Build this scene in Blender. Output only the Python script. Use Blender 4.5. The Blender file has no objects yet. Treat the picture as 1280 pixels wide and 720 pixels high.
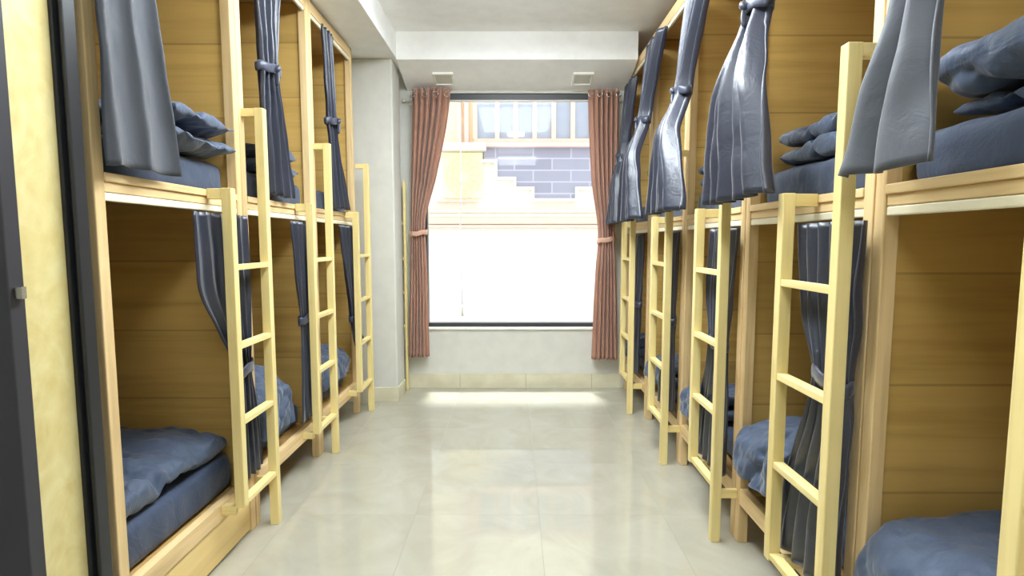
import bpy, bmesh, math, random
from mathutils import Vector, noise, Matrix

random.seed(7)
S = bpy.context.scene
COL = S.collection
PI = math.pi

# ------------------------------------------------------------------ helpers
def lin(c):
    f = lambda v: v / 12.92 if v <= 0.04045 else ((v + 0.055) / 1.055) ** 2.4
    return (f(c[0] / 255), f(c[1] / 255), f(c[2] / 255), 1.0)

def link(o, parent=None):
    COL.objects.link(o)
    if parent is not None:
        o.parent = parent
    return o

def tag(o, label=None, cat=None, group=None, kind=None):
    if label: o['label'] = label
    if cat: o['category'] = cat
    if group: o['group'] = group
    if kind: o['kind'] = kind
    return o

def empty(name, loc=(0, 0, 0), rz=0, parent=None):
    o = bpy.data.objects.new(name, None)
    o.empty_display_size = 0.1
    o.location = loc
    o.rotation_euler = (0, 0, rz)
    return link(o, parent)

def copy_tree(o, parent=None):
    c = o.copy()
    COL.objects.link(c)
    c.parent = parent
    for ch in list(o.children):
        copy_tree(ch, c)
    return c

class MB:
    def __init__(s):
        s.v = []; s.f = []
    def box(s, x0, x1, y0, y1, z0, z1):
        b = len(s.v)
        s.v += [(x0, y0, z0), (x1, y0, z0), (x1, y1, z0), (x0, y1, z0),
                (x0, y0, z1), (x1, y0, z1), (x1, y1, z1), (x0, y1, z1)]
        for q in ((0, 3, 2, 1), (4, 5, 6, 7), (0, 1, 5, 4), (1, 2, 6, 5), (2, 3, 7, 6), (3, 0, 4, 7)):
            s.f.append(tuple(b + i for i in q))
        return s
    def prism(s, poly, axis, a0, a1):
        """poly: list of 2-D points, swept along axis ('x','y','z') from a0 to a1"""
        n = len(poly); b = len(s.v)
        for a in (a0, a1):
            for p, q in poly:
                s.v.append({'x': (a, p, q), 'y': (p, a, q), 'z': (p, q, a)}[axis])
        s.f.append(tuple(range(b, b + n)))
        s.f.append(tuple(range(b + 2 * n - 1, b + n - 1, -1)))
        for i in range(n):
            j = (i + 1) % n
            s.f.append((b + i, b + n + i, b + n + j, b + j))
        return s
    def tube(s, pts, r, n=10, closed=False, squash=1.0):
        pts = [Vector(p) for p in pts]; b = len(s.v); m = len(pts)
        rs = r if isinstance(r, (list, tuple)) else [r] * m
        for i, p in enumerate(pts):
            if closed:
                t = pts[(i + 1) % m] - pts[i - 1]
            else:
                t = pts[min(i + 1, m - 1)] - pts[max(i - 1, 0)]
            t.normalize()
            up = Vector((0, 0, 1)) if abs(t.z) < 0.9 else Vector((1, 0, 0))
            a = t.cross(up).normalized(); c = a.cross(t).normalized()
            for k in range(n):
                w = 2 * PI * k / n
                s.v.append(tuple(p + a * (math.cos(w) * rs[i] * squash) + c * (math.sin(w) * rs[i])))
        rng = m if closed else m - 1
        for i in range(rng):
            for k in range(n):
                k2 = (k + 1) % n; i2 = (i + 1) % m
                s.f.append((b + i * n + k, b + i * n + k2, b + i2 * n + k2, b + i2 * n + k))
        if not closed:
            s.f.append(tuple(b + k for k in range(n - 1, -1, -1)))
            s.f.append(tuple(b + (m - 1) * n + k for k in range(n)))
        return s
    def grid(s, fn, nu, nv, close_u=False):
        b = len(s.v)
        for j in range(nv + 1):
            for i in range(nu + (0 if close_u else 1)):
                s.v.append(tuple(fn(i / nu, j / nv)))
        w = nu if close_u else nu + 1
        for j in range(nv):
            for i in range(nu):
                i2 = (i + 1) % w
                s.f.append((b + j * w + i, b + j * w + i2, b + (j + 1) * w + i2, b + (j + 1) * w + i))
        return s
    def build(s, name, mat, parent=None, bevel=0.0, smooth=False, solid=0.0, subd=0, seg=2, offset=0.0):
        me = bpy.data.meshes.new(name)
        me.from_pydata(s.v, [], s.f)
        me.validate()
        bm = bmesh.new(); bm.from_mesh(me)
        if solid == 0.0:
            bmesh.ops.recalc_face_normals(bm, faces=bm.faces)
        bm.to_mesh(me); bm.free()
        me.materials.append(mat)
        if smooth:
            for p in me.polygons: p.use_smooth = True
        o = bpy.data.objects.new(name, me)
        link(o, parent)
        if solid:
            m = o.modifiers.new('thick', 'SOLIDIFY'); m.thickness = solid; m.offset = offset
        if bevel:
            m = o.modifiers.new('bev', 'BEVEL'); m.width = bevel; m.segments = seg
            m.limit_method = 'ANGLE'; m.angle_limit = math.radians(40)
        if subd:
            m = o.modifiers.new('sub', 'SUBSURF'); m.levels = subd; m.render_levels = subd
        return o

def structure(o, label=None):
    o['kind'] = 'structure'
    if label: o['label'] = label
    return o

# ------------------------------------------------------------------ materials
class NT:
    def __init__(s, name):
        s.m = bpy.data.materials.new(name); s.m.use_nodes = True
        s.t = s.m.node_tree; s.t.nodes.clear()
        s.out = s.n('ShaderNodeOutputMaterial')
    def n(s, typ, **kw):
        nd = s.t.nodes.new(typ)
        for k, v in kw.items(): setattr(nd, k, v)
        return nd
    def l(s, a, b): s.t.links.new(a, b)
    def math(s, op, a, b=None, clamp=False):
        nd = s.n('ShaderNodeMath', operation=op); nd.use_clamp = clamp
        for i, x in enumerate((a, b)):
            if x is None: continue
            if isinstance(x, (int, float)): nd.inputs[i].default_value = x
            else: s.l(x, nd.inputs[i])
        return nd.outputs[0]
    def mix(s, fac, a, b, mode='MIX'):
        nd = s.n('ShaderNodeMix', data_type='RGBA', blend_type=mode)
        for i, x in ((0, fac), (6, a), (7, b)):
            if isinstance(x, (int, float)): nd.inputs[i].default_value = x
            elif isinstance(x, tuple): nd.inputs[i].default_value = x
            else: s.l(x, nd.inputs[i])
        return nd.outputs[2]
    def ramp(s, fac, stops):
        nd = s.n('ShaderNodeValToRGB')
        e = nd.color_ramp.elements
        while len(e) < len(stops): e.new(0.5)
        for i, (p, c) in enumerate(stops):
            e[i].position = p; e[i].color = c
        s.l(fac, nd.inputs[0]); return nd.outputs[0]
    def noise(s, vec, scale, detail=4, rough=0.55, dist=0.0):
        nd = s.n('ShaderNodeTexNoise'); nd.inputs['Scale'].default_value = scale
        nd.inputs['Detail'].default_value = detail; nd.inputs['Roughness'].default_value = rough
        nd.inputs['Distortion'].default_value = dist
        s.l(vec, nd.inputs['Vector']); return nd.outputs[0]
    def coords(s, scale=(1, 1, 1), rnd=True):
        tc = s.n('ShaderNodeTexCoord'); mp = s.n('ShaderNodeMapping')
        mp.inputs['Scale'].default_value = scale
        v = tc.outputs['Object']
        if rnd:
            oi = s.n('ShaderNodeObjectInfo'); ad = s.n('ShaderNodeVectorMath', operation='ADD')
            sc = s.math('MULTIPLY', oi.outputs['Random'], 9.0)
            s.l(v, ad.inputs[0]); s.l(sc, ad.inputs[1]); v = ad.outputs[0]
        s.l(v, mp.inputs['Vector']); return mp.outputs[0], tc.outputs['Object']
    def bump(s, h, strength, dist):
        nd = s.n('ShaderNodeBump'); nd.inputs['Strength'].default_value = strength
        nd.inputs['Distance'].default_value = dist; s.l(h, nd.inputs['Height']); return nd.outputs[0]
    def bsdf(s, color, rough=0.5, spec=0.5, normal=None, **kw):
        b = s.n('ShaderNodeBsdfPrincipled')
        if isinstance(color, tuple): b.inputs['Base Color'].default_value = color
        else: s.l(color, b.inputs['Base Color'])
        if isinstance(rough, (int, float)): b.inputs['Roughness'].default_value = rough
        else: s.l(rough, b.inputs['Roughness'])
        b.inputs['Specular IOR Level'].default_value = spec
        for k, v in kw.items(): b.inputs[k.replace('_', ' ')].default_value = v
        if normal is not None: s.l(normal, b.inputs['Normal'])
        s.l(b.outputs[0], s.out.inputs[0]); return b

def wood(name, c, axis, rough=0.5, contrast=0.14, plank=None, spec=0.35):
    """grain runs along `axis`; plank=(axis index, pitch) adds thin board seams"""
    t = NT(name)
    sc = [26, 26, 26]; sc['xyz'.index(axis)] = 1.2
    v, raw = t.coords(tuple(sc))
    g = t.noise(v, 1.0, 6, 0.6, 0.6)
    sc2 = [7, 7, 7]; sc2['xyz'.index(axis)] = 0.5
    v2, _ = t.coords(tuple(sc2))
    g2 = t.noise(v2, 1.0, 3, 0.5, 1.0)
    d = tuple(x * (1 - contrast * 2.2) * k for x, k in zip(lin(c)[:3], (1.0, 0.95, 0.82))) + (1,)
    h = tuple(min(1, x * (1 + contrast)) for x in lin(c)[:3]) + (1,)
    col = t.ramp(t.math('ADD', t.math('MULTIPLY', g, 0.55), t.math('MULTIPLY', g2, 0.45)),
                 [(0.33, d), (0.52, lin(c)), (0.68, h)])
    if plank:
        sp = t.n('ShaderNodeSeparateXYZ'); t.l(raw, sp.inputs[0])
        q = t.math('DIVIDE', sp.outputs[plank[0]], plank[1])
        fr = t.math('FRACT', q)
        seam = t.math('LESS_THAN', fr, 0.022)
        wn = t.n('ShaderNodeTexWhiteNoise', noise_dimensions='1D')
        oi = t.n('ShaderNodeObjectInfo')
        t.l(t.math('ADD', t.math('FLOOR', q), t.math('MULTIPLY', oi.outputs['Random'], 50)), wn.inputs['W'])
        tone = t.math('ADD', t.math('MULTIPLY', wn.outputs[0], 0.22), 0.86)
        cm = t.n('ShaderNodeCombineXYZ')
        for i in range(3): t.l(tone, cm.inputs[i])
        col = t.mix(1.0, col, cm.outputs[0], 'MULTIPLY')
        col = t.mix(t.math('MULTIPLY', seam, 0.45), col, tuple(x * 0.35 for x in lin(c)[:3]) + (1,))
    t.bsdf(col, rough, spec, t.bump(g, 0.12, 0.002))
    return t.m

def plain(name, c, rough=0.5, spec=0.5, **kw):
    t = NT(name); v, _ = t.coords((1, 1, 1))
    n = t.noise(v, 9, 4)
    a = lin(c)
    col = t.ramp(n, [(0.3, tuple(x * 0.95 for x in a[:3]) + (1,)), (0.7, tuple(min(1, x * 1.03) for x in a[:3]) + (1,))])
    t.bsdf(col, rough, spec, t.bump(n, 0.03, 0.002), **kw); return t.m

def cloth(name, c, rough, spec, sheen=0.0, translucent=0.0, wr=0.35, wscale=14, weave=900, var=0.12):
    t = NT(name); v, raw = t.coords((1, 1, 1))
    n = t.noise(v, wscale, 5, 0.6, 1.2)
    n2 = t.noise(v, 3.0, 3, 0.5)
    w = t.noise(v, weave, 1)
    a = lin(c)
    col = t.ramp(n2, [(0.3, tuple(x * (1 - var) for x in a[:3]) + (1,)), (0.7, tuple(min(1, x * (1 + var)) for x in a[:3]) + (1,))])
    h = t.math('ADD', n, t.math('MULTIPLY', w, 0.04))
    b = t.bsdf(col, rough, spec, t.bump(h, wr, 0.012))
    b.inputs['Sheen Weight'].default_value = sheen
    b.inputs['Sheen Roughness'].default_value = 0.4
    if translucent:
        tr = t.n('ShaderNodeBsdfTranslucent'); tr.inputs[0].default_value = tuple(min(1, x * 1.6) for x in a[:3]) + (1,)
        mx = t.n('ShaderNodeMixShader'); mx.inputs[0].default_value = translucent
        t.l(b.outputs[0], mx.inputs[1]); t.l(tr.outputs[0], mx.inputs[2]); t.l(mx.outputs[0], t.out.inputs[0])
    return t.m

PINE = (232, 202, 150)
M = {}
M['post'] = wood('pine_post', PINE, 'z')
M['rail'] = wood('pine_rail', PINE, 'y')
M['deep'] = wood('pine_deep', PINE, 'x')
M['ladder_v'] = wood('ladder_pine_upright', (238, 218, 152), 'z', 0.42, 0.07)
M['ladder_h'] = wood('ladder_pine_cross', (238, 218, 152), 'y', 0.42, 0.07)
M['ladder_d'] = wood('ladder_pine_short', (238, 218, 152), 'x', 0.42, 0.07)
M['ply'] = wood('plywood_boards', (206, 170, 98), 'x', 0.42, 0.1, plank=(2, 0.31))
M['plyback'] = wood('plywood_back', (206, 170, 98), 'y', 0.42, 0.1, plank=(2, 0.31))
M['plyflat'] = wood('plywood_flat', (200, 160, 98), 'x', 0.5, 0.1)
M['plybase'] = wood('plywood_base', (236, 206, 140), 'y', 0.4, 0.07)
M['rod'] = plain('cream_rod', (244, 236, 208), 0.35)
M['white'] = plain('white_paint', (211, 210, 201), 0.6, 0.3)
M['ceiling'] = plain('ceiling_paint', (250, 250, 249), 0.7, 0.2)
M['curtain'] = cloth('navy_satin', (43, 47, 63), 0.33, 0.8, 0.25, wr=0.30, wscale=11)
M['curtain_grey'] = cloth('charcoal_cloth', (74, 77, 84), 0.55, 0.45, 0.3, wr=0.2, wscale=12)
M['band'] = cloth('navy_band', (54, 59, 76), 0.36, 0.6, 0.3, wr=0.2)
M['quilt'] = cloth('slate_quilt', (74, 86, 108), 0.6, 0.35, 0.3, wr=0.6, wscale=10)
M['mattress'] = cloth('navy_sheet', (64, 75, 97), 0.7, 0.3, 0.25, wr=0.45, wscale=8)
M['brown'] = cloth('brown_drape', (176, 132, 112), 0.6, 0.3, 0.3, translucent=0.08, wr=0.03, wscale=30)
M['brownband'] = cloth('pink_band', (206, 164, 142), 0.5, 0.3, 0.2, wr=0.1)
M['black'] = plain('black_metal', (38, 39, 42), 0.35, 0.5)
M['frame'] = plain('dark_window_frame', (52, 53, 58), 0.4, 0.5)
M['door'] = plain('dark_door', (58, 57, 62), 0.45, 0.4)
M['steel'] = plain('steel', (190, 188, 180), 0.25, 0.5, Metallic=1.0)
M['cream_plastic'] = plain('cream_plastic', (236, 234, 226), 0.4)

def emit(name, c, s):
    t = NT(name); e = t.n('ShaderNodeEmission'); e.inputs[0].default_value = c; e.inputs[1].default_value = s
    t.l(e.outputs[0], t.out.inputs[0]); return t.m
LC_ = (0.86, 0.94, 1.0, 1)
M['lamp'] = emit('lamp_diffuser', LC_, 34.0)
M['fill_panel_far'] = emit('fill_panel_far', LC_, 8.5)
M['fill_panel_near'] = emit('fill_panel_near', LC_, 4.0)
M['fill_panel_rear'] = emit('fill_panel_rear', LC_, 8.5)

def floor_mat():
    t = NT('polished_tiles')
    tc = t.n('ShaderNodeTexCoord'); sp = t.n('ShaderNodeSeparateXYZ'); t.l(tc.outputs['Object'], sp.inputs[0])
    P = 0.605
    masks = []; cells = []
    for ax, off in ((0, -0.121 + 5 * P), (1, -2.515 + 10 * P)):
        q = t.math('DIVIDE', t.math('ADD', sp.outputs[ax], off), P)
        fr = t.math('FRACT', q)
        d = t.math('MINIMUM', fr, t.math('SUBTRACT', 1.0, fr))
        masks.append(t.math('LESS_THAN', d, 0.0032)); cells.append(t.math('FLOOR', q))
    g = t.math('MAXIMUM', masks[0], masks[1])
    cm = t.n('ShaderNodeCombineXYZ'); t.l(cells[0], cm.inputs[0]); t.l(cells[1], cm.inputs[1])
    wn = t.n('ShaderNodeTexWhiteNoise', noise_dimensions='2D'); t.l(cm.outputs[0], wn.inputs['Vector'])
    ad = t.n('ShaderNodeVectorMath', operation='ADD'); t.l(tc.outputs['Object'], ad.inputs[0])
    sc = t.n('ShaderNodeVectorMath', operation='SCALE'); t.l(wn.outputs[1], sc.inputs[0]); sc.inputs[3].default_value = 7
    t.l(sc.outputs[0], ad.inputs[1])
    n = t.noise(ad.outputs[0], 3.2, 7, 0.62, 1.4)
    base = t.ramp(n, [(0.32, lin((168, 164, 147))), (0.5, lin((174, 170, 154))), (0.7, lin((179, 176, 162)))])
    col = t.mix(g, base, lin((138, 133, 116)))
    rough = t.math('ADD', t.math('MULTIPLY', g, 0.35), 0.035)
    t.bsdf(col, rough, 0.72, t.bump(t.math('SUBTRACT', 1.0, g), 0.15, 0.001))
    return t.m
M['floor'] = floor_mat()

def skirting_mat():
    t = NT('skirting_tile'); tc = t.n('ShaderNodeTexCoord'); sp = t.n('ShaderNodeSeparateXYZ'); t.l(tc.outputs['Object'], sp.inputs[0])
    fr = t.math('FRACT', t.math('DIVIDE', t.math('ADD', t.math('ADD', sp.outputs[0], sp.outputs[1]), 5.3), 0.6))
    g = t.math('LESS_THAN', fr, 0.008)
    n = t.noise(tc.outputs['Object'], 5, 5)
    col = t.mix(g, t.ramp(n, [(0.35, lin((206, 200, 172))), (0.65, lin((222, 216, 190)))]), lin((170, 162, 138)))
    t.bsdf(col, 0.15, 0.5); return t.m
M['skirting'] = skirting_mat()

def burl_mat():
    t = NT('burl_board'); v, raw = t.coords((1, 1, 0.7))
    n = t.noise(v, 9, 6, 0.62, 2.2)
    vo = t.n('ShaderNodeTexVoronoi'); vo.inputs['Scale'].default_value = 26; t.l(v, vo.inputs['Vector'])
    f = t.math('ADD', t.math('MULTIPLY', n, 0.8), t.math('MULTIPLY', vo.outputs[0], 0.28))
    col = t.ramp(f, [(0.3, lin((214, 193, 128))), (0.52, lin((223, 206, 144))), (0.72, lin((230, 216, 160)))])
    t.bsdf(col, 0.4, 0.4); return t.m
M['burl'] = burl_mat()

def glass_mat():
    t = NT('window_glass')
    tr = t.n('ShaderNodeBsdfTransparent'); tr.inputs[0].default_value = (0.97, 0.985, 0.98, 1)
    gl = t.n('ShaderNodeBsdfGlossy'); gl.inputs['Roughness'].default_value = 0.0
    ge = t.n('ShaderNodeNewGeometry'); dt = t.n('ShaderNodeVectorMath', operation='DOT_PRODUCT')
    t.l(ge.outputs['Normal'], dt.inputs[0]); t.l(ge.outputs['Incoming'], dt.inputs[1])
    c5 = t.math('POWER', t.math('SUBTRACT', 1.0, t.math('ABSOLUTE', dt.outputs['Value'])), 5.0)
    fr = t.math('ADD', 0.009, t.math('MULTIPLY', c5, 0.991))     # Schlick reflectance of one face
    mx = t.n('ShaderNodeMixShader'); t.l(fr, mx.inputs[0])
    t.l(tr.outputs[0], mx.inputs[1]); t.l(gl.outputs[0], mx.inputs[2]); t.l(mx.outputs[0], t.out.inputs[0])
    return t.m
M['glass'] = glass_mat()

def brick(name, c, mortar, bw, bh, mortar_size=0.02):
    t = NT(name); tc = t.n('ShaderNodeTexCoord'); mp = t.n('ShaderNodeMapping')
    mp.inputs['Rotation'].default_value = (PI / 2, 0, 0)
    t.l(tc.outputs['Object'], mp.inputs[0])
    b = t.n('ShaderNodeTexBrick'); t.l(mp.outputs[0], b.inputs['Vector'])
    b.inputs['Color1'].default_value = lin(c); b.inputs['Color2'].default_value = tuple(x * 0.85 for x in lin(c)[:3]) + (1,)
    b.inputs['Mortar'].default_value = lin(mortar)
    b.inputs['Scale'].default_value = 1; b.inputs['Brick Width'].default_value = bw
    b.inputs['Row Height'].default_value = bh; b.inputs['Mortar Size'].default_value = mortar_size
    t.bsdf(b.outputs[0], 0.7, 0.3); return t.m

# ------------------------------------------------------------------ room shell
XL, XR, Y0, YB, ZC = -3.25, 3.02, -2.6, 4.81, 2.98
FL, FR = -1.21, 0.99          # front planes of the two bunk rows
BEAM_X, BEAM_Z = -0.935, 2.775
PY0, PY1, PX0, PX1 = 4.38, 4.66, -1.62, -0.972   # pillar
WX0, WX1, WZ0, WZ1 = -0.82, 0.80, 0.557, 2.622   # window opening

structure(MB().box(XL - .1, XR + .1, Y0 - .1, YB + .12, -0.12, 0).build('floor', M['floor']), 'glossy cream floor of large square tiles')
structure(MB().box(XL - .1, XR + .1, Y0 - .1, YB + .12, ZC, ZC + 0.12).build('ceiling', M['ceiling']), 'plain white ceiling above the aisle')
structure(MB().box(XL - .12, XL, Y0, YB, 0, ZC).build('wall_left', M['white']))
structure(MB().box(XR, XR + .12, Y0, YB, 0, ZC).build('wall_right', M['white']))
structure(MB().box(XL, XR, Y0 - .12, Y0, 0, ZC).build('wall_front', M['white']))
wb = MB()
wb.box(XL, WX0, YB, YB + .16, 0, ZC).box(WX1, XR, YB, YB + .16, 0, ZC)
wb.box(WX0, WX1, YB, YB + .16, 0, WZ0).box(WX0, WX1, YB, YB + .16, WZ1, ZC)
structure(wb.build('wall_back', M['white']), 'white end wall around the large window')
# dropped beam over the left row, cross beam / soffit at the window
structure(MB().box(XL, BEAM_X, Y0, YB, BEAM_Z, ZC).build('ceiling_beam_left', M['ceiling'], bevel=.004), 'long white ceiling beam above the left bunks')
structure(MB().prism([(PY0, ZC), (PY0, 2.765), (YB, 2.64), (YB, ZC)], 'x', BEAM_X, FR - .012).build('ceiling_beam_back', M['ceiling']), 'white cross beam in front of the window')
structure(MB().box(PX0, PX1, PY0, PY1, 0, BEAM_Z).build('wall_pillar', M['white'], bevel=.012), 'white square pillar at the end of the left bunks')
structure(MB().box(PX1, WX1 + .17, YB - .012, YB, 0, .129).build('baseboard_back', M['skirting']))
structure(MB().box(PX0, PX1 + .008, PY0 - .008, PY1, 0, .12).build('baseboard_pillar', M['skirting']))

# window
wf = MB()
wf.box(WX0, WX1, YB + .02, YB + .09, WZ1 - .05, WZ1).box(WX0, WX1, YB + .02, YB + .09, WZ0, WZ0 + .036)
wf.box(WX0, WX0 + .04, YB + .02, YB + .09, WZ0 + .036, WZ1 - .05).box(WX1 - .04, WX1, YB + .02, YB + .09, WZ0 + .036, WZ1 - .05)
win = structure(wf.build('window_1', M['frame']), 'large plain window with a dark frame')
MB().box(WX0 + .04, WX1 - .04, YB + .052, YB + .058, WZ0 + .036, WZ1 - .05).build('window_pane', M['glass'], win)
structure(MB().box(WX0 - .02, WX1 + .02, YB - .018, YB + .02, WZ0 - .022, WZ0 - .001).build('trim_1', M['cream_plastic'], bevel=.004), 'white window ledge')

# ceiling lamp and downlights of the room, plus added fill panels out of view
def lamp(x, y, label, z=ZC, size=.30, mat='lamp', length=None):
    r = empty('ceiling_lamp', (x, y, z))
    tag(r, label, 'ceiling lamp', 'ceiling lamps of the room')
    h = size / 2
    g = (length or size) / 2
    f = MB(); f.box(-h - .004, h + .004, -g - .004, g + .004, -.016, -.0005)
    f.build('lamp_frame', M['cream_plastic'], r, bevel=.003)
    MB().box(-h, h, -g, g, -.085, -.0162).build('diffuser', M[mat], r, bevel=.012)
    return r
lamp(0.02, 1.64, 'square lit ceiling lamp over the middle of the aisle', size=.25)
lamp(0.02, 2.62, 'added wide fill light panel under the ceiling in front of the cross beam', size=.9, mat='fill_panel_far', length=1.5)  # added fill light, unseen, brightens the far half of the aisle
lamp(0.02, 0.30, 'added large square dim fill light panel over the nearest bunks', size=.6, mat='fill_panel_near')  # unseen weak fill panel, added to lift the near bunks
lamp(0.05, -1.1, 'added square fill light panel over the entrance end of the aisle', size=.75, mat='fill_panel_rear')  # fill panel added behind the camera for overall brightness
slope = math.atan2(2.64 - 2.765, YB - PY0)
for x, lab in ((-.59, 'small unlit square downlight under the beam above the left brown drape'), (.57, 'small unlit square downlight under the beam above the right brown drape')):
    y = 4.62
    r = empty('downlight', (x, y, 2.765 + (y - PY0) * math.tan(slope)))
    r.rotation_euler = (slope, 0, 0)
    tag(r, lab, 'downlight', 'square downlights under the cross beam')
    f = MB(); h = .085
    f.box(-h, h, -h, -h + .018, -.022, -.0005).box(-h, h, h - .018, h, -.022, -.0005)
    f.box(-h, -h + .018, -h + .018, h - .018, -.022, -.0005).box(h - .018, h, -h + .018, h - .018, -.022, -.0005)
    f.build('lamp_frame', M['cream_plastic'], r, bevel=.003)
    MB().box(-h + .018, h - .018, -h + .018, h - .018, -.012, -.0005).build('diffuser', M['white'], r)

# doorway on the left, beside the camera
structure(MB().box(-1.30, -1.216, 1.232, 1.454, 0, BEAM_Z).build('wall_entrance', M['burl']), 'pale yellow burl board beside the doorway')
dj = MB()
dj.box(-1.30, -1.206, 1.455, 1.500, 0, BEAM_Z).box(-1.206, -1.190, 1.470, 1.500, 0, BEAM_Z).box(-1.190, -1.180, 1.455, 1.500, 0, BEAM_Z)
structure(dj.build('trim_2', M['black'], bevel=.004), 'black upright door frame strip')
structure(MB().box(XL, -1.30, 1.232, 1.30, 0, BEAM_Z).build('wall_side', M['white']), 'white partition behind the open door')
door = structure(MB().box(-1.95, -1.128, 1.19, 1.23, 0.01, 2.08).build('door_1', M['door'], bevel=.003), 'dark open door leaf at the left edge')
lb = MB(); lb.prism([(-1.1265, 1.2), (-1.1265, 1.222), (-1.116, 1.222), (-1.108, 1.2)], 'z', 1.2, 1.228)
lb.build('latch_bolt', M['steel'], door, bevel=.002)

# ------------------------------------------------------------------ bunk beds
DEPTH = 1.95
def make_bunk(W, ztop, zplat, rungs, ltall, yt, ys, out, label, zbase=.25):
    """local x runs into the bed (0 = front), y along the aisle, ladder at the -y end"""
    r = empty('bunk_bed')
    tag(r, label, 'bunk bed', 'wooden bunk beds along the aisle')
    h = W / 2 - .003; p = .042
    for x0, y0 in ((0, -h), (0, h - p), (DEPTH - p, -h), (DEPTH - p, h - p)):
        MB().box(x0, x0 + p, y0, y0 + p, 0, ztop).build('post', M['post'], r, bevel=.003)
    for s in (-1, 1):
        y = s * (h - p * .55)
        MB().box(p, DEPTH - p, y - .006, y + .006, zbase - .06, ztop - .05).build('side_panel', M['ply'], r)
    MB().box(DEPTH - .03, DEPTH - .018, -h + p, h - p, zbase - .06, ztop - .05).build('back_panel', M['plyback'], r)
    MB().box(.01, DEPTH - .004, -h + .008, h - .008, ztop - .045, ztop - .03).build('roof_panel', M['plyflat'], r)
    i0, i1 = -h + p, h - p
    f = MB(); f.box(.002, .034, i0, i1, ztop - .07, ztop - .002).build('top_rail', M['rail'], r, bevel=.003)
    # platform rail: lower board and a proud upper lip
    f = MB(); f.box(.004, .034, i0, i1, zplat - .058, zplat - .027).box(-.003, .034, i0, i1, zplat - .027, zplat)
    f.build('upper_bed_rail', M['rail'], r, bevel=.003)
    f = MB(); f.box(.034, DEPTH - .03, i0 + .02, i1 - .02, zplat - .045, zplat - .025)
    f.build('upper_bed_board', M['plyflat'], r)
    f = MB(); f.box(0, .034, i0, i1, zbase - .072, zbase).build('lower_bed_rail', M['rail'], r, bevel=.003)
    f = MB(); f.box(.034, DEPTH - .03, i0 + .02, i1 - .02, zbase - .045, zbase - .025)
    f.build('lower_bed_board', M['plyflat'], r)
    for z in (zplat - .072, ztop - .085):
        MB().box(.004, .02, i0, i1, z - .012, z + .013).build('curtain_rod', M['rod'], r, bevel=.004)
    # ladder: part with rails, rungs and brackets
    lad = empty('ladder', (-out, 0, 0), 0, r)
    a, c = .020, .0185
    MB().box(-a, a, yt - c, yt + c, 0, ltall).build('ladder_rail', M['ladder_v'], lad, bevel=.003)
    MB().box(-a, a, ys - c, ys + c, .235, zplat + .005).build('ladder_rail', M['ladder_v'], lad, bevel=.003)
    for z in rungs:
        MB().box(-a + .002, a - .002, yt + c, ys - c, z - .011, z + .011).build('rung', M['ladder_h'], lad, bevel=.002)
    # short ties back to the bed
    MB().box(a, out - .001, yt - .015, yt + .015, ltall - .036, ltall - .001).build('bracket', M['ladder_d'], lad, bevel=.002)
    MB().box(a, out - .004, ys - .016, ys + .016, zplat - .038, zplat + .003).build('bracket', M['ladder_d'], lad, bevel=.002)
    MB().box(a, out - .001, ys - .016, ys + .016, zbase - .045, zbase - .008).build('bracket', M['ladder_d'], lad, bevel=.002)
    MB().box(a, out - .001, yt - .002, yt + .016, .195, .235).build('bracket', M['ladder_d'], lad, bevel=.002)
    return r, lad

WR, ZPR = .825, 1.482
WL, ZPL = .852, 1.535
RC = [1.0775, 1.9025, 2.7275, 3.5525, 4.3775]
LC = [1.985, 2.837, 3.689]
rlab = ['wooden bunk bed in the right row nearest the camera, cut by the picture edge',
        'second wooden bunk bed from the camera in the right row, its ladder in full view',
        'third wooden bunk bed from the camera in the right row, middle of its row',
        'fourth wooden bunk bed from the camera in the right row, last but one',
        'last wooden bunk bed of the right row, against the window wall']
llab = ['wooden bunk bed nearest the door in the left row, closed base board below',
        'middle wooden bunk bed of the left row, open underneath',
        'last wooden bunk bed of the left row, beside the white pillar']
pr, lr = make_bunk(WR, 2.80, ZPR, (.255, .578, .882, 1.195), 1.85, -.437, -.13, .098, rlab[0])
pl, ll = make_bunk(WL, 2.755, ZPL, (.25, .588, .904, 1.226), 1.918, -.455, -.155, .08, llab[0])
rbeds, lbeds = [], []
for i, y in enumerate(RC):
    o = pr if i == 0 else copy_tree(pr)
    o['label'] = rlab[i]; o.location = (FR, y, 0); rbeds.append(o)
for i, y in enumerate(LC):
    o = pl if i == 0 else copy_tree(pl)
    o['label'] = llab[i]; o.location = (FL, y, 0); o.rotation_euler = (0, 0, PI); lbeds.append(o)
# last ladder of the right row stands a little further along
for ch in rbeds[4].children:
    if ch.name.startswith('ladder'):
        ch.location.y += .12
for ch in rbeds[0].children:
    if ch.name.startswith('ladder'):
        ch.location.y -= .043
# closed base board under the first left bed (local frame is turned by half a turn)
MB().box(.006, .02, -WL / 2 + .046, WL / 2 - .046, 0.012, .176).build('base_panel', M['plybase'], lbeds[0])
MB().box(.02, .9, -WL / 2 + .05, -WL / 2 + .064, 0.012, .176).build('base_panel', M['plybase'], lbeds[0])

# spare ladder behind the pillar
sl = empty('wooden_ladder', (-.962, 4.74, 0))
tag(sl, 'pale wooden ladder standing between the white pillar and the left brown drape', 'ladder')
for x in (0, -.31):
    MB().box(x - .011, x + .011, -.02, .02, 0, 1.86 if x == 0 else 1.5).build('ladder_rail', M['ladder_v'], sl, bevel=.003)
for z in (.58, .88, 1.18, 1.49):
    MB().box(-.299, -.011, -.018, .018, z - .011, z + .011).build('rung', M['ladder_d'], sl, bevel=.002)

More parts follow.
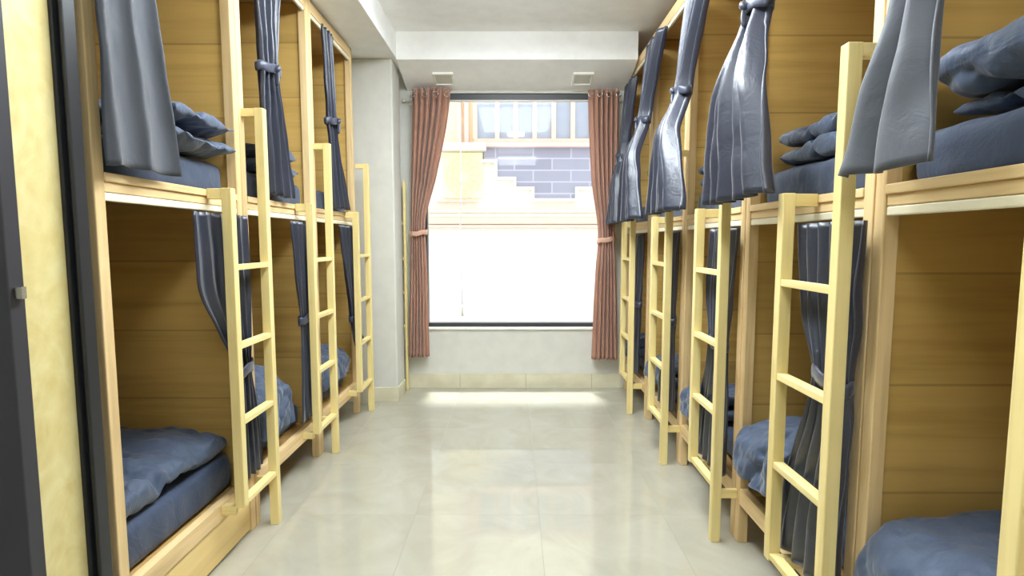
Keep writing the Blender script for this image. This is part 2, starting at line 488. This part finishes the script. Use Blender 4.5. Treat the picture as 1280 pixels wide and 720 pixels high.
# ------------------------------------------------------------------ bedding
def fbm(p, sc, seed, oct=4):
    return noise.fractal(Vector((p[0] * sc + seed * 13.7, p[1] * sc + seed * 7.1, p[2] * sc - seed * 3.3)), 1.0, 2.0, oct)
def ridge(p, sc, seed):
    n = noise.noise(Vector((p[0] * sc + seed * 5.1, p[1] * sc - seed * 9.3, p[2] * sc + seed * 2.2)))
    return 1 - abs(n) * 2

def rounded_slab(name, x0, x1, y0, y1, z0, z1, mat, seed, wr=.008, r=.04, parent=None, nx=46, ny=34, sag=0.0, front_drop=0.0):
    """soft box: rounded edges and a wrinkled surface"""
    m = MB(); cx, cy, cz = (x0 + x1) / 2, (y0 + y1) / 2, (z0 + z1) / 2
    hx, hy, hz = (x1 - x0) / 2, (y1 - y0) / 2, (z1 - z0) / 2
    bm = bmesh.new()
    bmesh.ops.create_cube(bm, size=2)
    me = bpy.data.meshes.new('t')
    # build six grids of a cube
    def face(fn, nu, nv): m.grid(fn, nu, nv)
    nz = 8
    def P(a, b, c):
        p = Vector((a * hx, b * hy, c * hz))
        q = Vector((max(-hx + r, min(hx - r, p.x)), max(-hy + r, min(hy - r, p.y)), max(-hz + r, min(hz - r, p.z))))
        d = p - q
        if d.length > 1e-9: p = q + d.normalized() * r
        else: d = Vector((0, 0, 0))
        n = Vector((a if abs(a) > .98 else 0, b if abs(b) > .98 else 0, c if abs(c) > .98 else 0))
        if n.length: n.normalize()
        w = fbm(p, 5, seed) * wr + (ridge((p.x + .3 * fbm(p, 3, seed + 4), p.y * 1.4, p.z), 6, seed) - .5) * wr * .8
        if c < -.9: w = 0
        p = p + n * w
        if sag: p.z -= sag * max(0, fbm(p, 2.2, seed + 2)) * (c > 0)
        return Vector((cx, cy, cz)) + p
    bm.free(); bpy.data.meshes.remove(me)
    lp = lambda t: 2 * t - 1
    face(lambda u, v: P(lp(u), lp(v), 1), nx, ny)
    face(lambda u, v: P(lp(u), lp(v), -1), nx, ny)
    face(lambda u, v: P(lp(u), -1, lp(v)), nx, nz); face(lambda u, v: P(lp(u), 1, lp(v)), nx, nz)
    face(lambda u, v: P(-1, lp(u), lp(v)), ny, nz); face(lambda u, v: P(1, lp(u), lp(v)), ny, nz)
    o = m.build(name, mat, parent, smooth=True)
    bm = bmesh.new(); bm.from_mesh(o.data)
    bmesh.ops.remove_doubles(bm, verts=bm.verts, dist=1e-4)
    bmesh.ops.recalc_face_normals(bm, faces=bm.faces)
    bm.to_mesh(o.data); bm.free()
    for p in o.data.polygons: p.use_smooth = True
    return o

def catmull(pts, n):
    out = []; m = len(pts)
    P = [Vector(p) for p in pts]
    for i in range(m - 1):
        p0, p1, p2, p3 = P[max(i - 1, 0)], P[i], P[i + 1], P[min(i + 2, m - 1)]
        for k in range(n):
            t = k / n
            out.append(.5 * ((2 * p1) + (-p0 + p2) * t + (2 * p0 - 5 * p1 + 4 * p2 - p3) * t * t + (-p0 + 3 * p1 - 3 * p2 + p3) * t ** 3))
    out.append(P[-1]); return out

def quilt(name, front, side, y0, y1, z, path, th, label, seed, wr=.014, tip=0.45):
    """folded quilt: a padded sheet that follows `path` (depth into bed, height) and runs y0..y1.
    side = +1 for the right row, -1 for the left row"""
    path = catmull([(p[0], p[1]) for p in path], 10)
    N = len(path); ns = 84
    tang = [(path[min(i + 1, N - 1)] - path[max(i - 1, 0)]).normalized() for i in range(N)]
    ring = []
    for i in range(N):
        e = min(i, N - 1 - i) / (N - 1)
        t = th * (0.35 + .65 * min(1, e / .10) ** .5)
        nrm = Vector((-tang[i].y, tang[i].x))
        ring.append((path[i] + nrm * t / 2, nrm, i / (N - 1)))
    for i in range(N - 1, -1, -1):
        e = min(i, N - 1 - i) / (N - 1)
        t = th * (0.35 + .65 * min(1, e / .10) ** .5)
        nrm = Vector((-tang[i].y, tang[i].x))
        ring.append((path[i] - nrm * t / 2, -nrm, i / (N - 1)))
    R = len(ring); m = MB()
    zmid = sum(p.y for p in path) / N
    def pt(k, v):
        q, nrm, s = ring[k % R]
        c = path[min(int(round(s * (N - 1))), N - 1)]
        e = min(1.0, min(v, 1 - v) / .16)
        puff = (tip + (1 - tip) * math.sqrt(max(0, 1 - (1 - e) ** 2)))
        if v in (0.0, 1.0): puff *= .35
        d = c + (q - c) * puff
        y = y0 + (y1 - y0) * v + .03 * fbm((d.x * 2, d.y * 5, s * 2), 1.0, seed + 3) * (1 if v > .5 else -.6)
        base = Vector((d.x, y, d.y))
        w = fbm((d.x, y, d.y), 7, seed) * wr * 1.2
        wx = d.x + .22 * fbm((d.x, y, d.y), 3.0, seed + 1)
        c1 = noise.noise(Vector((wx * 2.3 + seed, y * 4.6 - seed * 2.3, d.y * 3.2)))
        c2 = noise.noise(Vector((wx * 7.0 - seed * 3.1, y * 8.0 + seed, d.y * 9.0)))
        w -= wr * (1.25 * math.exp(-(c1 / .11) ** 2) + .3 * math.exp(-(c2 / .14) ** 2))
        w *= puff
        base += Vector((nrm.x, 0, nrm.y)) * w
        base.z += .018 * fbm((0, y, 0), 2.5, seed + 8)
        base.z = max(base.z, 0.004)
        return (front + side * base.x, base.y, z + base.z)
    b = len(m.v)
    for j in range(ns + 1):
        for k in range(R): m.v.append(pt(k, j / ns))
    for j in range(ns):
        for k in range(R):
            k2 = (k + 1) % R
            m.f.append((b + j * R + k, b + j * R + k2, b + (j + 1) * R + k2, b + (j + 1) * R + k))
    # end caps: strips across the padded sheet
    for j in (0, ns):
        for i in range(N - 1):
            m.f.append((b + j * R + i, b + j * R + i + 1, b + j * R + R - 2 - i, b + j * R + R - 1 - i))
    o = m.build(name, M['quilt'], None, smooth=True, subd=1)
    tag(o, label, 'quilt', 'slate blue quilts on the bunks')
    return o

def mattress(front, side, yc, w, z, label, seed, th=.155, n=DEPTH - .17, d=.045):
    x0, x1 = sorted((front + side * d, front + side * (d + n)))
    o = rounded_slab('mattress', x0, x1, yc - w / 2, yc + w / 2, z, z + th, M['mattress'], seed, wr=.005, r=.045)
    tag(o, label, 'mattress', 'navy covered mattresses')
    return o

rn = ['nearest', 'second', 'third', 'fourth', 'last']
MT = .155
for i, y in enumerate(RC):
    who = ['right bunk nearest the camera', 'second right bunk', 'third right bunk', 'fourth right bunk', 'last right bunk by the window'][i]
    mattress(FR, 1, y, WR - .12, ZPR - .024, 'navy mattress on the upper berth of the ' + who, 10 + i)
    mattress(FR, 1, y, WR - .12, .226, 'navy mattress on the lower berth of the ' + who, 20 + i, th=.13, d=.1)
for i, y in enumerate(LC):
    who = ['left bunk nearest the door', 'middle left bunk', 'last left bunk by the pillar'][i]
    mattress(FL, -1, y, WL - .12, ZPL - .024, 'navy mattress on the upper berth of the ' + who, 30 + i, d=.045)
    mattress(FL, -1, y, WL - .12, .226, 'navy mattress on the lower berth of the ' + who, 40 + i, th=.17 if i == 0 else .13, d=.06 if i == 0 else .1)

# serpentine paths (depth into the bed from the bunk front, height above the support)
def stack(n, th, d0=.05, d1=.60, gap=1.0, fwd=True):
    """n folded layers, the last one open towards the aisle"""
    p = []; z = th / 2 + .004
    for k in range(n):
        a, b_ = (d1, d0) if fwd else (d0, d1)
        p += [(a, z), ((a * 2 + b_) / 3, z), ((a + b_ * 2) / 3, z), (b_, z)]
        if k < n - 1:
            e = -1 if fwd else 1
            p.append((b_ + e * th * .55, z + th * gap / 2))
        z += th * gap; fwd = not fwd
    return p
ZU_R, ZU_L, ZLO = ZPR - .024 + MT + .004, ZPL - .024 + MT + .004, .226 + .13 + .004
quilt('folded_quilt', FL, -1, 1.93, 2.335, ZU_L, stack(2, .088, -.02, .58, .95, False), .088, 'folded slate quilt on the upper left berth nearest the door', 3, tip=.22, wr=.017)
quilt('folded_quilt', FL, -1, 2.66, 3.13, ZU_L, stack(2, .085, .03, .58, .95, False), .088, 'folded slate quilt on the upper berth of the middle left bunk', 4, tip=.25, wr=.017)
quilt('folded_quilt', FR, 1, .75, 1.36, ZU_R, stack(3, .062, .10, .75, .95, False), .068, 'dark folded quilt on the upper right berth at the picture edge', 5, tip=.5, wr=.016)
quilt('folded_quilt', FR, 1, 1.60, 2.16, ZU_R, stack(2, .078, .05, .62, .92, False), .085, 'folded slate quilt on the upper berth of the second right bunk', 6, tip=.45, wr=.017)
quilt('folded_quilt', FR, 1, 2.42, 3.04, ZU_R, stack(2, .075, .04, .60, .95, False), .08, 'folded slate quilt on the upper berth of the third right bunk', 7, tip=.45, wr=.016)
quilt('folded_quilt', FR, 1, 3.26, 3.86, ZU_R, stack(2, .075, .04, .60, .95, False), .08, 'folded slate quilt on the upper berth of the fourth right bunk', 8, tip=.45, wr=.016)
# lower berths: quilts bunched at the front edge and drooping over the mattress end
def mound(th, drop=.06, h=.0, back=.75, fr=.0):
    z = th / 2 + .004; f = fr + th / 2 + .012
    return [(back, z), (.45, z), (.25, z), (f + .06, z), (f + .01, z - drop * .6), (f, z - drop + .02), (f - .004, z + th * .35),
            (f + .02, z + th * .85), (f + .1, z + th * 1.08 + h), (.35, z + th * 1.12 + h), (.55, z + th * 1.06 + h * .6), (back, z + th)]
quilt('rumpled_quilt', FR, 1, .99, 1.415, ZLO, mound(.105, .06, .0, .75, -.062), .135, 'puffed slate quilt on the lower right berth at the picture edge', 11, wr=.02)
quilt('rumpled_quilt', FR, 1, 1.905, 2.24, ZLO, mound(.105, .08, .01, .75, -.06), .11, 'slate quilt bulging over the lower berth of the second right bunk', 12, wr=.02)
quilt('rumpled_quilt', FR, 1, 2.76, 3.06, ZLO, mound(.075, .07, .0, .75, -.05), .08, 'slate quilt on the lower berth of the third right bunk', 13, wr=.018)
quilt('rumpled_quilt', FR, 1, 3.45, 3.88, ZLO, mound(.075, .07, .0, .75, -.045), .08, 'slate quilt on the lower berth of the fourth right bunk', 14, wr=.016)
quilt('rumpled_quilt', FR, 1, 4.39, 4.70, ZLO, mound(.08, .06, .0, .75, -.04), .085, 'slate quilt on the lower berth of the last right bunk by the window', 15, wr=.016)
quilt('rumpled_quilt', FL, -1, 2.505, 2.83, ZLO, mound(.135, .08, .03, .75, -.035), .14, 'large slate quilt bulging over the lower berth of the middle left bunk', 16, wr=.02)
quilt('rumpled_quilt', FL, -1, 3.36, 3.95, ZLO, mound(.1, .06, .01), .105, 'slate quilt on the lower berth of the last left bunk by the pillar', 17, wr=.018)
quilt('spread_quilt', FL, -1, 1.635, 2.315, ZLO + .042, [(1.6, .10), (1.2, .10), (.8, .085), (.45, .08), (.2, .07), (.06, .04)], .115, 'slate quilt spread flat over the lower left berth nearest the door', 18, wr=.03)

# ------------------------------------------------------------------ bunk curtains
def interp(rows, z):
    """rows sorted from top to bottom: (z, yc, w, depth, x) with smooth interpolation"""
    if z >= rows[0][0]: return rows[0][1:]
    n = len(rows)
    for i in range(n - 1):
        a, b = rows[i], rows[i + 1]
        if z >= b[0]:
            L = a[0] - b[0]; t = (a[0] - z) / L
            h00 = 2 * t ** 3 - 3 * t * t + 1; h10 = t ** 3 - 2 * t * t + t
            h01 = 1 - h00; h11 = t ** 3 - t * t
            res = []
            for k in range(1, 5):
                sl = (b[k] - a[k]) / L
                def tan(j):
                    if j == 0: return (rows[1][k] - rows[0][k]) / (rows[0][0] - rows[1][0])
                    if j == n - 1: return (rows[j][k] - rows[j - 1][k]) / (rows[j - 1][0] - rows[j][0])
                    s0 = (rows[j][k] - rows[j - 1][k]) / (rows[j - 1][0] - rows[j][0])
                    s1 = (rows[j + 1][k] - rows[j][k]) / (rows[j][0] - rows[j + 1][0])
                    return 0 if s0 * s1 <= 0 else 2 * s0 * s1 / (s0 + s1)
                res.append(h00 * a[k] + h10 * L * tan(i) + h01 * b[k] + h11 * L * tan(i + 1))
            return tuple(res)
    return rows[-1][1:]

def curtain(rows, n, label, seed, mat='curtain', name='bunk_curtain', group='navy bunk curtains', axis='y', nu=None, nv=56, hem=.012,
            tie=None, cat='curtain', bandmat='band', thick=.005, wob=1.0, out=1, sharp=0.35, flat=None):
    zt, zb = rows[0][0], rows[-1][0]
    nu = nu or int(n * 18)
    rs = random.Random(seed)
    amp = [rs.uniform(.65, 1.25) for _ in range(60)]
    def fn(u, v):
        z = zt + (zb - zt) * v
        yc, w, d, x = interp(rows, z)
        uu = u + .018 * wob * noise.noise(Vector((u * 3, v * 2.0, seed)))
        ph = 2 * PI * n * uu + wob * .9 * noise.noise(Vector((u * 2.5, v * 2.6, seed + 5)))
        k = amp[int(max(0, n * uu)) % 60]
        k2 = amp[(int(max(0, n * uu)) + 1) % 60]
        fr = (n * uu) % 1.0; k = k + (k2 - k) * fr
        s = math.sin(ph); s = s + sharp * math.sin(2 * ph + .8) * .5
        if flat:
            e = (u - flat) / (1 - flat) if flat > 0 else (-flat - u) / (-flat)
            if e > 0: s *= max(.12, 1 - 3 * e)
        dep = d * k * s + .25 * d * noise.noise(Vector((u * 6, v * 9, seed + 9)))
        y = yc + (u - .5) * w + .12 * w / max(n, 1) * math.cos(ph * 1.0 + .6)
        y += .01 * wob * noise.noise(Vector((v * 3, u * 2, seed + 2)))
        zz = z + (hem * noise.noise(Vector((u * 3.5, 1.3, seed + 3))) if v > .97 else 0)
        if axis == 'y': return (x + dep, y, zz)
        return (y, x + dep, zz)
    o = MB().grid(fn, nu, nv).build(name, M[mat], None, smooth=True, solid=thick)
    tag(o, label, cat, group)
    if tie:
        yc, w, d, x = interp(rows, tie)
        m = MB(); K = 26; a = w / 2 + .010; b = d * 1.1 + .010
        def ring(u, v):
            th = 2 * PI * u
            bulge = 1 + .05 * math.sin(3 * th + seed)
            zz = tie + (v - .5) * .042 + .012 * math.cos(th) + .004 * math.sin(5 * th)
            rr = 1 + .05 * math.sin(PI * v)
            p, q = a * rr * bulge * math.cos(th), b * rr * math.sin(th)
            return (x + q, yc + p, zz) if axis == 'y' else (yc + p, x + q, zz)
        m.grid(ring, K, 4, close_u=True)
        bo = m.build('tieback', M[bandmat], o, smooth=True, solid=.006)
        if name == 'bunk_curtain' and zt > 2:
            kx = x - out * (b + .006)
            kn = MB(); kn.tube([(kx, yc + .012, tie + .022), (kx - out * .012, yc, tie + .004), (kx, yc - .012, tie - .016)], [.010, .019, .010], 8)
            kn.tube([(kx - out * .004, yc - .004, tie - .008), (kx - out * .010, yc - .014, tie - .045), (kx - out * .006, yc - .02, tie - .085)], [.008, .012, .014], 8, squash=.5)
            kn.build('knot', M[bandmat], bo, smooth=True, subd=1)
    return o

# upper berths, right row (rows: z, y centre, width, fold depth, x)
curtain([(2.70, 1.26, .34, .022, .955), (2.02, 1.275, .13, .026, .925), (1.88, 1.25, .14, .026, .90), (1.70, 1.255, .23, .024, .87), (1.495, 1.262, .31, .020, .845)], 2.2,
        'dark grey curtain hanging in flat folds from the nearest right upper berth', 21, 'curtain_grey', tie=2.04, sharp=.1)
curtain([(2.70, 2.06, .36, .024, .955), (2.20, 2.075, .15, .030, .905), (2.0, 2.06, .26, .034, .845), (1.85, 2.045, .36, .036, .818), (1.485, 2.01, .52, .036, .81)], 5,
        'navy satin curtain tied high and flaring wide on the second right upper berth', 22, tie=2.20)
curtain([(2.70, 2.86, .34, .024, .955), (2.14, 2.98, .14, .030, .91), (1.88, 2.955, .27, .034, .818), (1.49, 2.935, .53, .036, .81)], 5,
        'navy satin curtain with pale sheen tied on the third right upper berth', 23, tie=2.14)
curtain([(2.70, 3.72, .36, .024, .955), (2.18, 3.85, .14, .030, .91), (1.88, 3.84, .3, .034, .818), (1.48, 3.82, .54, .036, .81)], 5,
        'navy satin curtain tied on the fourth right upper berth', 24, tie=2.18)
curtain([(2.63, 4.48, .30, .022, .955), (2.04, 4.55, .13, .03, .91), (1.85, 4.50, .20, .026, .85), (1.48, 4.45, .33, .03, .82)], 5,
        'navy satin curtain tied on the last right upper berth, overlapping the brown drape', 25, tie=2.04)
# upper berths, left row
curtain([(2.655, 1.73, .30, .016, -1.18), (2.3, 1.665, .22, .02, -1.175), (2.05, 1.68, .27, .02, -1.17), (1.552, 1.71, .335, .02, -1.162)], 2.2,
        'grey curtain hanging in two flat laps on the left upper berth by the door', 26, 'curtain_grey', out=-1, tie=2.36, sharp=.1)
curtain([(2.655, 2.66, .34, .016, -1.18), (2.15, 2.645, .2, .02, -1.175), (1.95, 2.665, .26, .018, -1.174), (1.56, 2.70, .38, .016, -1.172)], 4,
        'navy satin curtain with a broad band on the middle left upper berth', 27, out=-1, tie=2.15)
curtain([(2.655, 3.50, .22, .016, -1.18), (2.10, 3.535, .18, .02, -1.175), (1.9, 3.575, .22, .018, -1.174), (1.55, 3.67, .36, .016, -1.172)], 4,
        'navy satin curtain tied on the last left upper berth by the pillar', 28, out=-1, tie=2.10)
# lower berths, left row
curtain([(1.442, 2.17, .40, .013, -1.18), (1.2, 2.175, .40, .014, -1.18), (.95, 2.24, .25, .015, -1.18), (.78, 2.285, .13, .016, -1.18), (.55, 2.30, .2, .015, -1.18), (.285, 2.31, .25, .012, -1.18)], 5,
        'dark curtain gathered behind the ladder of the left lower berth by the door', 31, out=-1, tie=.78)
curtain([(1.44, 2.965, .27, .013, -1.18), (1.16, 2.97, .2, .014, -1.18), (.9, 3.0, .13, .009, -1.183), (.6, 3.03, .22, .012, -1.18), (.32, 3.04, .29, .009, -1.18)], 4,
        'dark curtain tied behind the ladder of the middle left lower berth', 32, out=-1, tie=.9)
curtain([(1.44, 3.77, .34, .013, -1.18), (1.1, 3.84, .22, .015, -1.18), (.78, 3.90, .1, .016, -1.18), (.66, 3.96, .18, .012, -1.18), (.56, 4.03, .28, .010, -1.179)], 3.5,
        'short dark curtain with a tail on the last left lower berth by the pillar', 33, out=-1, tie=.78)
# lower berths, right row
curtain([(1.388, 1.625, .31, .017, .952), (1.12, 1.60, .27, .018, .952), (.92, 1.575, .15, .02, .952), (.6, 1.63, .27, .018, .951), (.262, 1.68, .38, .016, .95)], 5,
        'dark shiny curtain gathered behind the ladder of the second right lower berth', 34, tie=.92)
curtain([(1.388, 2.44, .26, .017, .952), (1.1, 2.47, .24, .018, .952), (.86, 2.46, .13, .02, .952), (.55, 2.5, .27, .018, .951), (.262, 2.54, .38, .016, .95)], 5,
        'dark curtain tied behind the ladder of the third right lower berth', 35, tie=.86)
curtain([(1.388, 3.24, .2, .017, .952), (1.1, 3.25, .18, .018, .952), (.86, 3.25, .12, .02, .952), (.3, 3.28, .28, .016, .95)], 4,
        'dark curtain behind the ladder of the fourth right lower berth', 36, tie=.86)
curtain([(1.388, 4.10, .22, .017, .952), (1.1, 4.11, .18, .018, .952), (.86, 4.12, .12, .02, .952), (.3, 4.22, .28, .016, .95)], 4,
        'dark curtain behind the ladder of the last right lower berth by the window', 37, tie=.86)

# ------------------------------------------------------------------ window drapes
YD = 4.70
YR, ZR = 4.782, 2.548
rod = MB(); rod.tube([(-.955, YR, ZR), (.955, YR, ZR)], .009, 12)
ro = rod.build('drape_rod', M['cream_plastic'], None, smooth=True)
tag(ro, 'white rod across the top of the window carrying the brown drapes', 'curtain rod')
for x in (-.955, .955):
    f = MB(); f.tube([(x, YR, ZR), (x + (.012 if x > 0 else -.012), YR, ZR)], [.016, .016], 14)
    f.build('rod_end', M['cream_plastic'], ro, smooth=True)
for x in (-.9, .9):
    f = MB(); f.box(x - .006, x + .006, YR, YB - .0005, ZR - .006, ZR + .006).box(x - .018, x + .018, YB - .008, YB - .0005, ZR - .03, ZR + .03)
    f.build('rod_bracket', M['cream_plastic'], ro)
def drape(s, label, seed):
    if s < 0:
        rows = [(2.63, -.708, .335, .036, YD), (2.45, -.718, .32, .04, YD), (1.9, -.782, .225, .04, YD), (1.45, -.838, .125, .04, YD), (1.25, -.838, .14, .036, YD), (.31, -.848, .19, .032, YD)]
    else:
        rows = [(2.62, .762, .275, .036, YD), (2.45, .764, .27, .04, YD), (1.9, .778, .235, .04, YD), (1.36, .80, .14, .04, YD), (1.1, .802, .18, .036, YD), (.29, .802, .24, .032, YD)]
    o = curtain(rows, 6.5, label, seed, 'brown', 'window_drape', 'brown drapes at the window', axis='x', nu=150, nv=70, tie=1.40 if s < 0 else 1.345,
                bandmat='brownband', thick=.004, wob=.3, sharp=.0, flat=.74 if s < 0 else -.24)
    # loop of the tieback towards the wall hook
    zt = 1.40 if s < 0 else 1.345
    xe = -.905 if s < 0 else .875
    m = MB(); m.tube([(xe, YD - .02, zt - .01), (xe + s * .01, YD + .03, zt + .035), (xe + s * .015, YB - .004, zt + .07)], [.007, .006, .005], 8)
    for ch in o.children:
        m.build('tieback_cord', M['brownband'], ch, smooth=True); break
    # eyelets
    for k in range(4):
        a = interp(rows, ZR + .02); xx = a[0] + (k / 3 - .5) * a[1] * .86
        e = MB(); pts = [(xx + .021 * math.cos(2 * PI * i / 18), YD - .055 - .002 * (k % 2), ZR + .02 + .021 * math.sin(2 * PI * i / 18)) for i in range(18)]
        e.tube(pts, .004, 6, closed=True); e.build('eyelet', M['steel'], o, smooth=True)
    return o
drape(-1, 'brown pleated drape tied back at the left side of the window', 51)
drape(1, 'brown pleated drape tied back at the right side of the window', 52)

# thin pull cord hanging in front of the glass
pc = MB(); pc.tube([(-.47 + .012 * math.sin(i * .5), YB - .01 - .006 * math.cos(i * .4), 2.56 - i * .095) for i in range(20)], .0013, 6)
po = pc.build('pull_cord', M['cream_plastic'], None, smooth=True)
tag(po, 'thin grey pull cord hanging in front of the window glass', 'cord')
f = MB(); f.tube([(-.468, YB - .013, .76), (-.468, YB - .013, .73), (-.468, YB - .013, .66)], [.003, .009, .012], 10)
f.build('tassel', M['cream_plastic'], po, smooth=True)

# ------------------------------------------------------------------ building across the street
YF = 9.0
structure(MB().box(-9, 9, YB + .16, YF + .3, -3.3, -3.2).build('street', plain('asphalt', (96, 95, 92), .9)), 'street below')
M['f_white'] = plain('white_render', (238, 234, 224), .8)
M['f_yellow'] = plain('yellow_render', (246, 234, 196), .8)
M['f_pink'] = plain('pink_stone', (232, 200, 192), .7)
M['f_beige'] = plain('beige_band', (234, 214, 196), .8)
M['f_orange'] = plain('orange_frame', (232, 200, 184), .6)
M['f_pane'] = plain('blue_grey_pane', (168, 176, 192), .2, .5)
M['f_brick'] = brick('slate_blocks', (166, 165, 182), (190, 188, 202), .62, .19, .012)
M['f_lattice'] = plain('lattice_gold', (238, 226, 186), .6)
bld = empty('facade_building', (0, YF, -3.2))
tag(bld, 'pastel building across the street with slate blocks and orange framed windows', 'building')
zo = 3.2
def fb(name, mat, boxes, parent=bld, bevel=0):
    m = MB()
    for x0, x1, z0, z1, d in boxes: m.box(x0, x1, -d, .0 if d > 0 else .05, z0 + zo, z1 + zo)
    return m.build(name, M[mat], parent, bevel=bevel)
MB().box(-7, 7, .0, .4, 0, 1.72 + zo).build('lower_wall', M['f_white'], bld)
MB().box(-7, 7, .0, .4, 1.72 + zo, 2.93 + zo).build('middle_wall', M['f_white'], bld)
MB().box(-7, 7, .0, .4, 2.93 + zo, 4.6 + zo).build('upper_wall', M['f_yellow'], bld)
# window band
fw = fb('window_frame', 'f_orange', [(-.66, 1.75, 2.93, 3.0, .1), (-.66, 1.75, 3.72, 3.8, .1)] + [(x - .035, x + .035, 3.0, 3.72, .1) for x in (-.64, -.28, .02, .33, .64, .95, 1.26, 1.7)])
for a, b_ in zip((-.64, -.28, .02, .33, .64, .95, 1.26), (-.28, .02, .33, .64, .95, 1.26, 1.7)):
    fb('pane', 'f_pane', [(a + .035, b_ - .035, 3.0, 3.72, .03)], fw)
for x in (-.9, -.78):
    fb('pillar', 'f_pink', [(x - .035, x + .035, 2.93, 4.55, .08)])
fb('ledge', 'f_pink', [(-2.5, 2.6, 2.86, 2.93, .16)], bevel=.01)
fb('ledge', 'f_white', [(-2.6, -.46, 2.80, 2.92, .22)], bevel=.01)
# slate block field, stepping down
sb = MB()
for x0, x1, z0, z1 in ((-.5, 2.6, 2.67, 2.86), (-.28, 2.0, 2.39, 2.67), (.03, 1.30, 2.23, 2.39), (.33, 1.0, 2.04, 2.23)):
    sb.box(x0, x1, -.05, -.001, z0 + zo, z1 + zo)
sb.build('slate_panel', M['f_brick'], bld)
steps = MB()
for x0, x1, z0, z1 in ((-.56, -.28, 2.62, 2.67), (-.33, -.28, 2.39, 2.62), (-.33, .03, 2.34, 2.39), (-.02, .03, 2.23, 2.34), (-.02, .33, 2.18, 2.23), (.28, .33, 2.04, 2.18),
                       (.28, 1.05, 1.99, 2.04), (1.0, 1.05, 2.04, 2.18), (1.0, 1.35, 2.18, 2.23), (1.3, 1.35, 2.23, 2.34), (1.3, 2.05, 2.34, 2.39), (2.0, 2.05, 2.39, 2.62), (2.0, 2.65, 2.62, 2.67)):
    steps.box(x0, x1, -.09, -.001, z0 + zo, z1 + zo)
steps.build('step_border', M['f_white'], bld)
# square plaque with a round lattice
pq = fb('plaque', 'f_yellow', [(-1.18, -.52, 2.05, 2.79, .05)], bevel=.006)
lat = MB()
cx, cz = -.84, 2.40 + zo
for rr in (.29, .20, .1):
    lat.tube([(cx + rr * math.cos(2 * PI * i / 32), -.06, cz + rr * 1.08 * math.sin(2 * PI * i / 32)) for i in range(32)], .013, 6, closed=True)
for k in range(12):
    a = 2 * PI * k / 12
    lat.tube([(cx + .1 * math.cos(a), -.06, cz + .108 * math.sin(a)), (cx + .2 * math.cos(a + .26), -.06, cz + .216 * math.sin(a + .26)), (cx + .29 * math.cos(a), -.06, cz + .313 * math.sin(a))], .010, 6)
lat.build('lattice', M['f_lattice'], pq)
for z0, z1, d, mt in ((1.98, 2.0, .08, 'f_beige'), (1.80, 1.87, .14, 'f_beige'), (1.74, 1.80, .08, 'f_white'), (1.62, 1.74, .06, 'f_beige'), (1.56, 1.60, .12, 'f_beige')):
    fb('ledge', mt, [((-1.3 if z0 > 1.9 else -7), (-.6 if z0 > 1.9 else 7), z0, z1, d)], bevel=.006)
cab = MB(); cab.tube([(-.87 + .015 * math.sin(i), YF - .25, 5.2 - i * .35) for i in range(15)], .012, 6)
co = cab.build('street_cable', plain('grey_cable', (205, 205, 205), .7), None, smooth=True)
tag(co, 'thin grey cable running down the building across the street', 'cable')

# ------------------------------------------------------------------ light
w = bpy.data.worlds.new('sky'); S.world = w; w.use_nodes = True
nt = w.node_tree; nt.nodes.clear()
bg = nt.nodes.new('ShaderNodeBackground'); bg.inputs[0].default_value = (0.92, 0.96, 1.0, 1); bg.inputs[1].default_value = 0.82
ow = nt.nodes.new('ShaderNodeOutputWorld'); nt.links.new(bg.outputs[0], ow.inputs[0])
sun = bpy.data.lights.new('sun', 'SUN'); sun.energy = 5.0; sun.angle = math.radians(3); sun.color = (1, .97, .92)
so = bpy.data.objects.new('sun', sun); link(so)
sun.angle = math.radians(6); sun.color = (.96, .98, 1)
so.rotation_euler = (math.radians(-14), 0, math.radians(4))   # high midday sun, over the roof of the building opposite

# ------------------------------------------------------------------ camera
F = 670.0
cam = bpy.data.cameras.new('camera'); cam.sensor_width = 36; cam.lens = F * 36 / 1280
cam.shift_x = -3 / 1280; cam.clip_start = .02
co = bpy.data.objects.new('camera', cam); link(co)
co.location = (0, 0, 1.33); co.rotation_euler = (PI / 2 - math.atan(58 / F), 0, 0)
S.camera = co
S.view_settings.view_transform = 'Standard'; S.view_settings.look = 'None'
S.view_settings.gamma = 1; S.view_settings.use_curve_mapping = False
S.view_settings.exposure = 1.42
S.cycles.diffuse_bounces = 9; S.cycles.max_bounces = 12; S.cycles.transparent_max_bounces = 12
S.cycles.sample_clamp_indirect = 8
